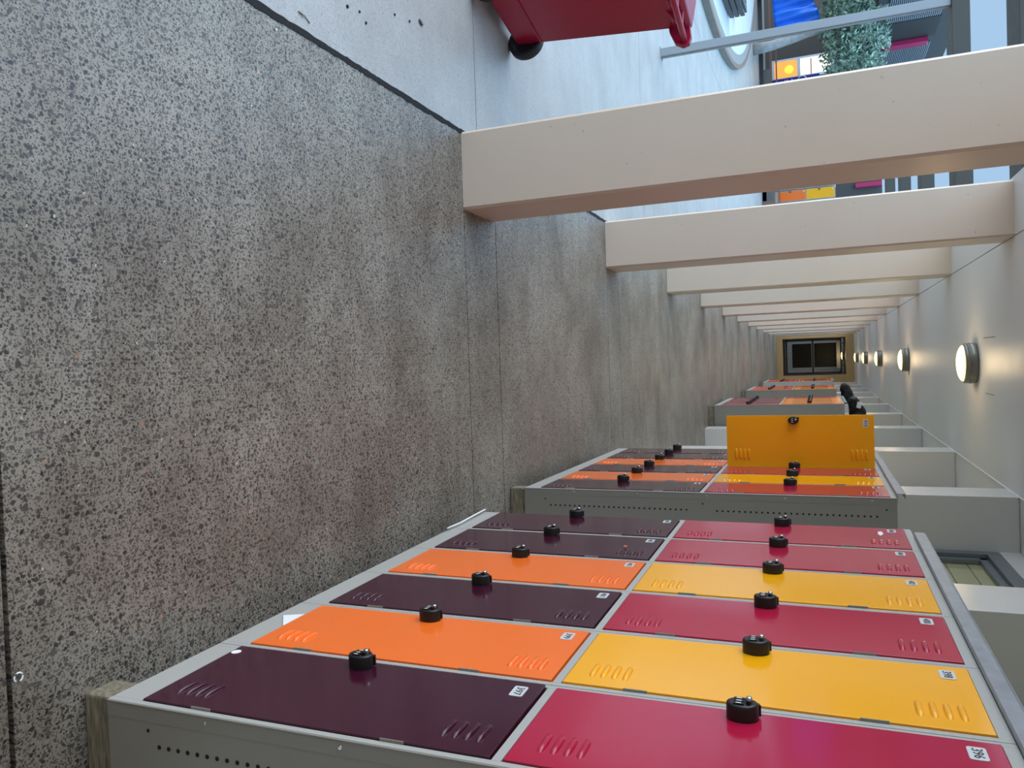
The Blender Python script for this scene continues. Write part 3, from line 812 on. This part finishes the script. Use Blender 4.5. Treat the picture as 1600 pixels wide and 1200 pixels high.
o = obj('navy_sign', bm, [M['navy'], M['white']], loc=(-9.00, 27.0, 0.2995)); tag(o, 'navy sign board with white marks right of the orange lit window', 'sign')
bm = bm_new(); add_box(bm, -9.4, -8.4, 26.98, 27.8, 0.0, 0.299); struct('trim_41', bm, M['stage'])

# blue tarpaulin hanging, with folds
bm = bm_new(); nx, nz = 40, 14; grid = []
for i in range(nx+1):
    row = []
    for j in range(nz+1):
        x = 1.6*i/nx; z = 1.12*j/nz; fold = 0.05*math.sin(x*14+0.8*math.sin(z*4))+0.03*math.sin(x*31+z*3)
        zz = z*(1-0.12*math.sin(PI*i/nx*1.5)) - 0.10*(1-i/nx)*(1-j/nz)
        row.append(bm.verts.new((x, fold, zz)))
    grid.append(row)
for i in range(nx):
    for j in range(nz): bm.faces.new((grid[i][j], grid[i+1][j], grid[i+1][j+1], grid[i][j+1])).smooth = True
o = obj('blue_tarpaulin', bm, M['tarp'], loc=(-11.25, 24.52, 0.59)); sd = o.modifiers.new('thick', 'SOLIDIFY'); sd.thickness = 0.01
tag(o, 'bright blue tarpaulin hanging in folds across the courtyard', 'tarpaulin')
bm = bm_new(); add_box(bm, -11.3, -9.6, 24.70, 24.76, 1.72, 1.78); 
for x in (-11.28, -9.66): add_box(bm, x, x+0.06, 24.70, 24.76, 0, 1.72)
o = obj('tarpaulin_rail', bm, M['brown']); tag(o, 'brown timber rail frame the blue tarpaulin hangs from', 'frame')

# tree with pale bark and a grey green crown
t = thing('tree', 'grey green leafy tree with a pale trunk across the courtyard', 'tree', (-9.0, 24.0, 0))
bm = bm_new(); add_tube(bm, [(0.0, 0, 0.0), (-0.02, 0, 0.5), (-0.10, 0, 1.0), (-0.22, 0.05, 1.5), (-0.30, 0.1, 2.2)], [0.17, 0.14, 0.13, 0.12, 0.09], 14)
obj('trunk', bm, M['bark'], t)
bm = bm_new(); rt = random.Random(5)
for i in range(14000):
    a = rt.random()*2*PI; u = rt.random()**0.45; ph = (rt.random()*2-1)
    rr_ = math.sqrt(max(0, 1-ph*ph))
    c = Vector((-0.1+2.2*u*rr_*math.cos(a), 0.2+1.2*u*rr_*math.sin(a), 2.72+0.95*u*ph))
    k = math.sin(c.x*5+1)*math.sin(c.y*4)*math.sin(c.z*6)
    if k < -0.12 or (c.x < -0.45 and c.z > 3.22): continue
    if math.sin(c.x*9)*math.sin(c.z*11+2)*math.cos(c.y*7) < -0.3: continue
    s = 0.045+0.05*rt.random()
    d1 = Vector((rt.random()-.5, rt.random()-.5, rt.random()-.5)).normalized(); d2 = d1.orthogonal().normalized()
    vs = [bm.verts.new(c+d1*s), bm.verts.new(c+d2*s*0.4), bm.verts.new(c-d1*s), bm.verts.new(c-d2*s*0.4)]
    bm.faces.new(vs)
obj('crown', bm, M['leaf'], t)

# ---------------------------------------------------------------- little bits lying on the ground
def bit(name, x, y, r, label, cat, group=None, mat='black', z0=-0.0019, stretch=1.0, seed=0):
    rb = random.Random(seed); bm = bm_new()
    bmesh.ops.create_icosphere(bm, subdivisions=2, radius=1.0)
    for v in bm.verts:
        f = 1+0.25*(rb.random()-0.5); v.co = Vector((v.co.x*r*f, v.co.y*r*f*stretch, v.co.z*r*0.45+r*0.45))
    tag(obj(name, bm, M[mat], loc=(x, y, z0), smooth=True, rot=(0, 0, seed)), label, cat, group)
for i, (x, y, r) in enumerate(((-1.355, 2.50, 0.007), (-1.37, 2.583, 0.0055), (-1.344, 2.626, 0.006), (-1.468, 2.854, 0.0055), (-1.49, 2.98, 0.006))):
    bit('seed_pod', x, y, r, 'tiny black seed pod lying on the pale paving outside the columns', 'seed pod', 'seed pods on the paving', seed=i)
bit('dry_leaf', -1.525, 3.08, 0.010, 'small dark oval leaf on the paving between the seed pods and the bin', 'leaf', None, 'building', stretch=1.9, seed=9)
bm = bm_new(); add_tube(bm, [(0, 0, 0), (0.004, 0.03, 0.002), (0.016, 0.06, 0.0)], 0.0016, 6); add_tube(bm, [(0, 0, 0.001), (0.012, 0.022, 0.003)], 0.0012, 6)
tag(obj('twig', bm, M['end_brown'], loc=(-1.215, 2.20, 0.0)), 'thin brown forked twig on the paving beside the black floor joint', 'twig')
bm = bm_new()
for a0, a1 in ((0.3, 1.6), (2.0, 3.6), (4.2, 5.6)):
    add_tube(bm, [(0.0095*math.cos(a0+(a1-a0)*i/6), 0.0095*math.sin(a0+(a1-a0)*i/6), 0.0022) for i in range(7)], 0.0019, 6)
add_lathe(bm, [(0.0105, 0.0002), (0.0105, 0.0008), (0.004, 0.0008)], 20, mi=1)
tag(obj('plastic_ring', bm, [M['white'], M['glass']], loc=(0.626, 1.124, 0.0)), 'scrap of clear and white plastic on the aggregate floor near the nearest joint', 'plastic scrap')
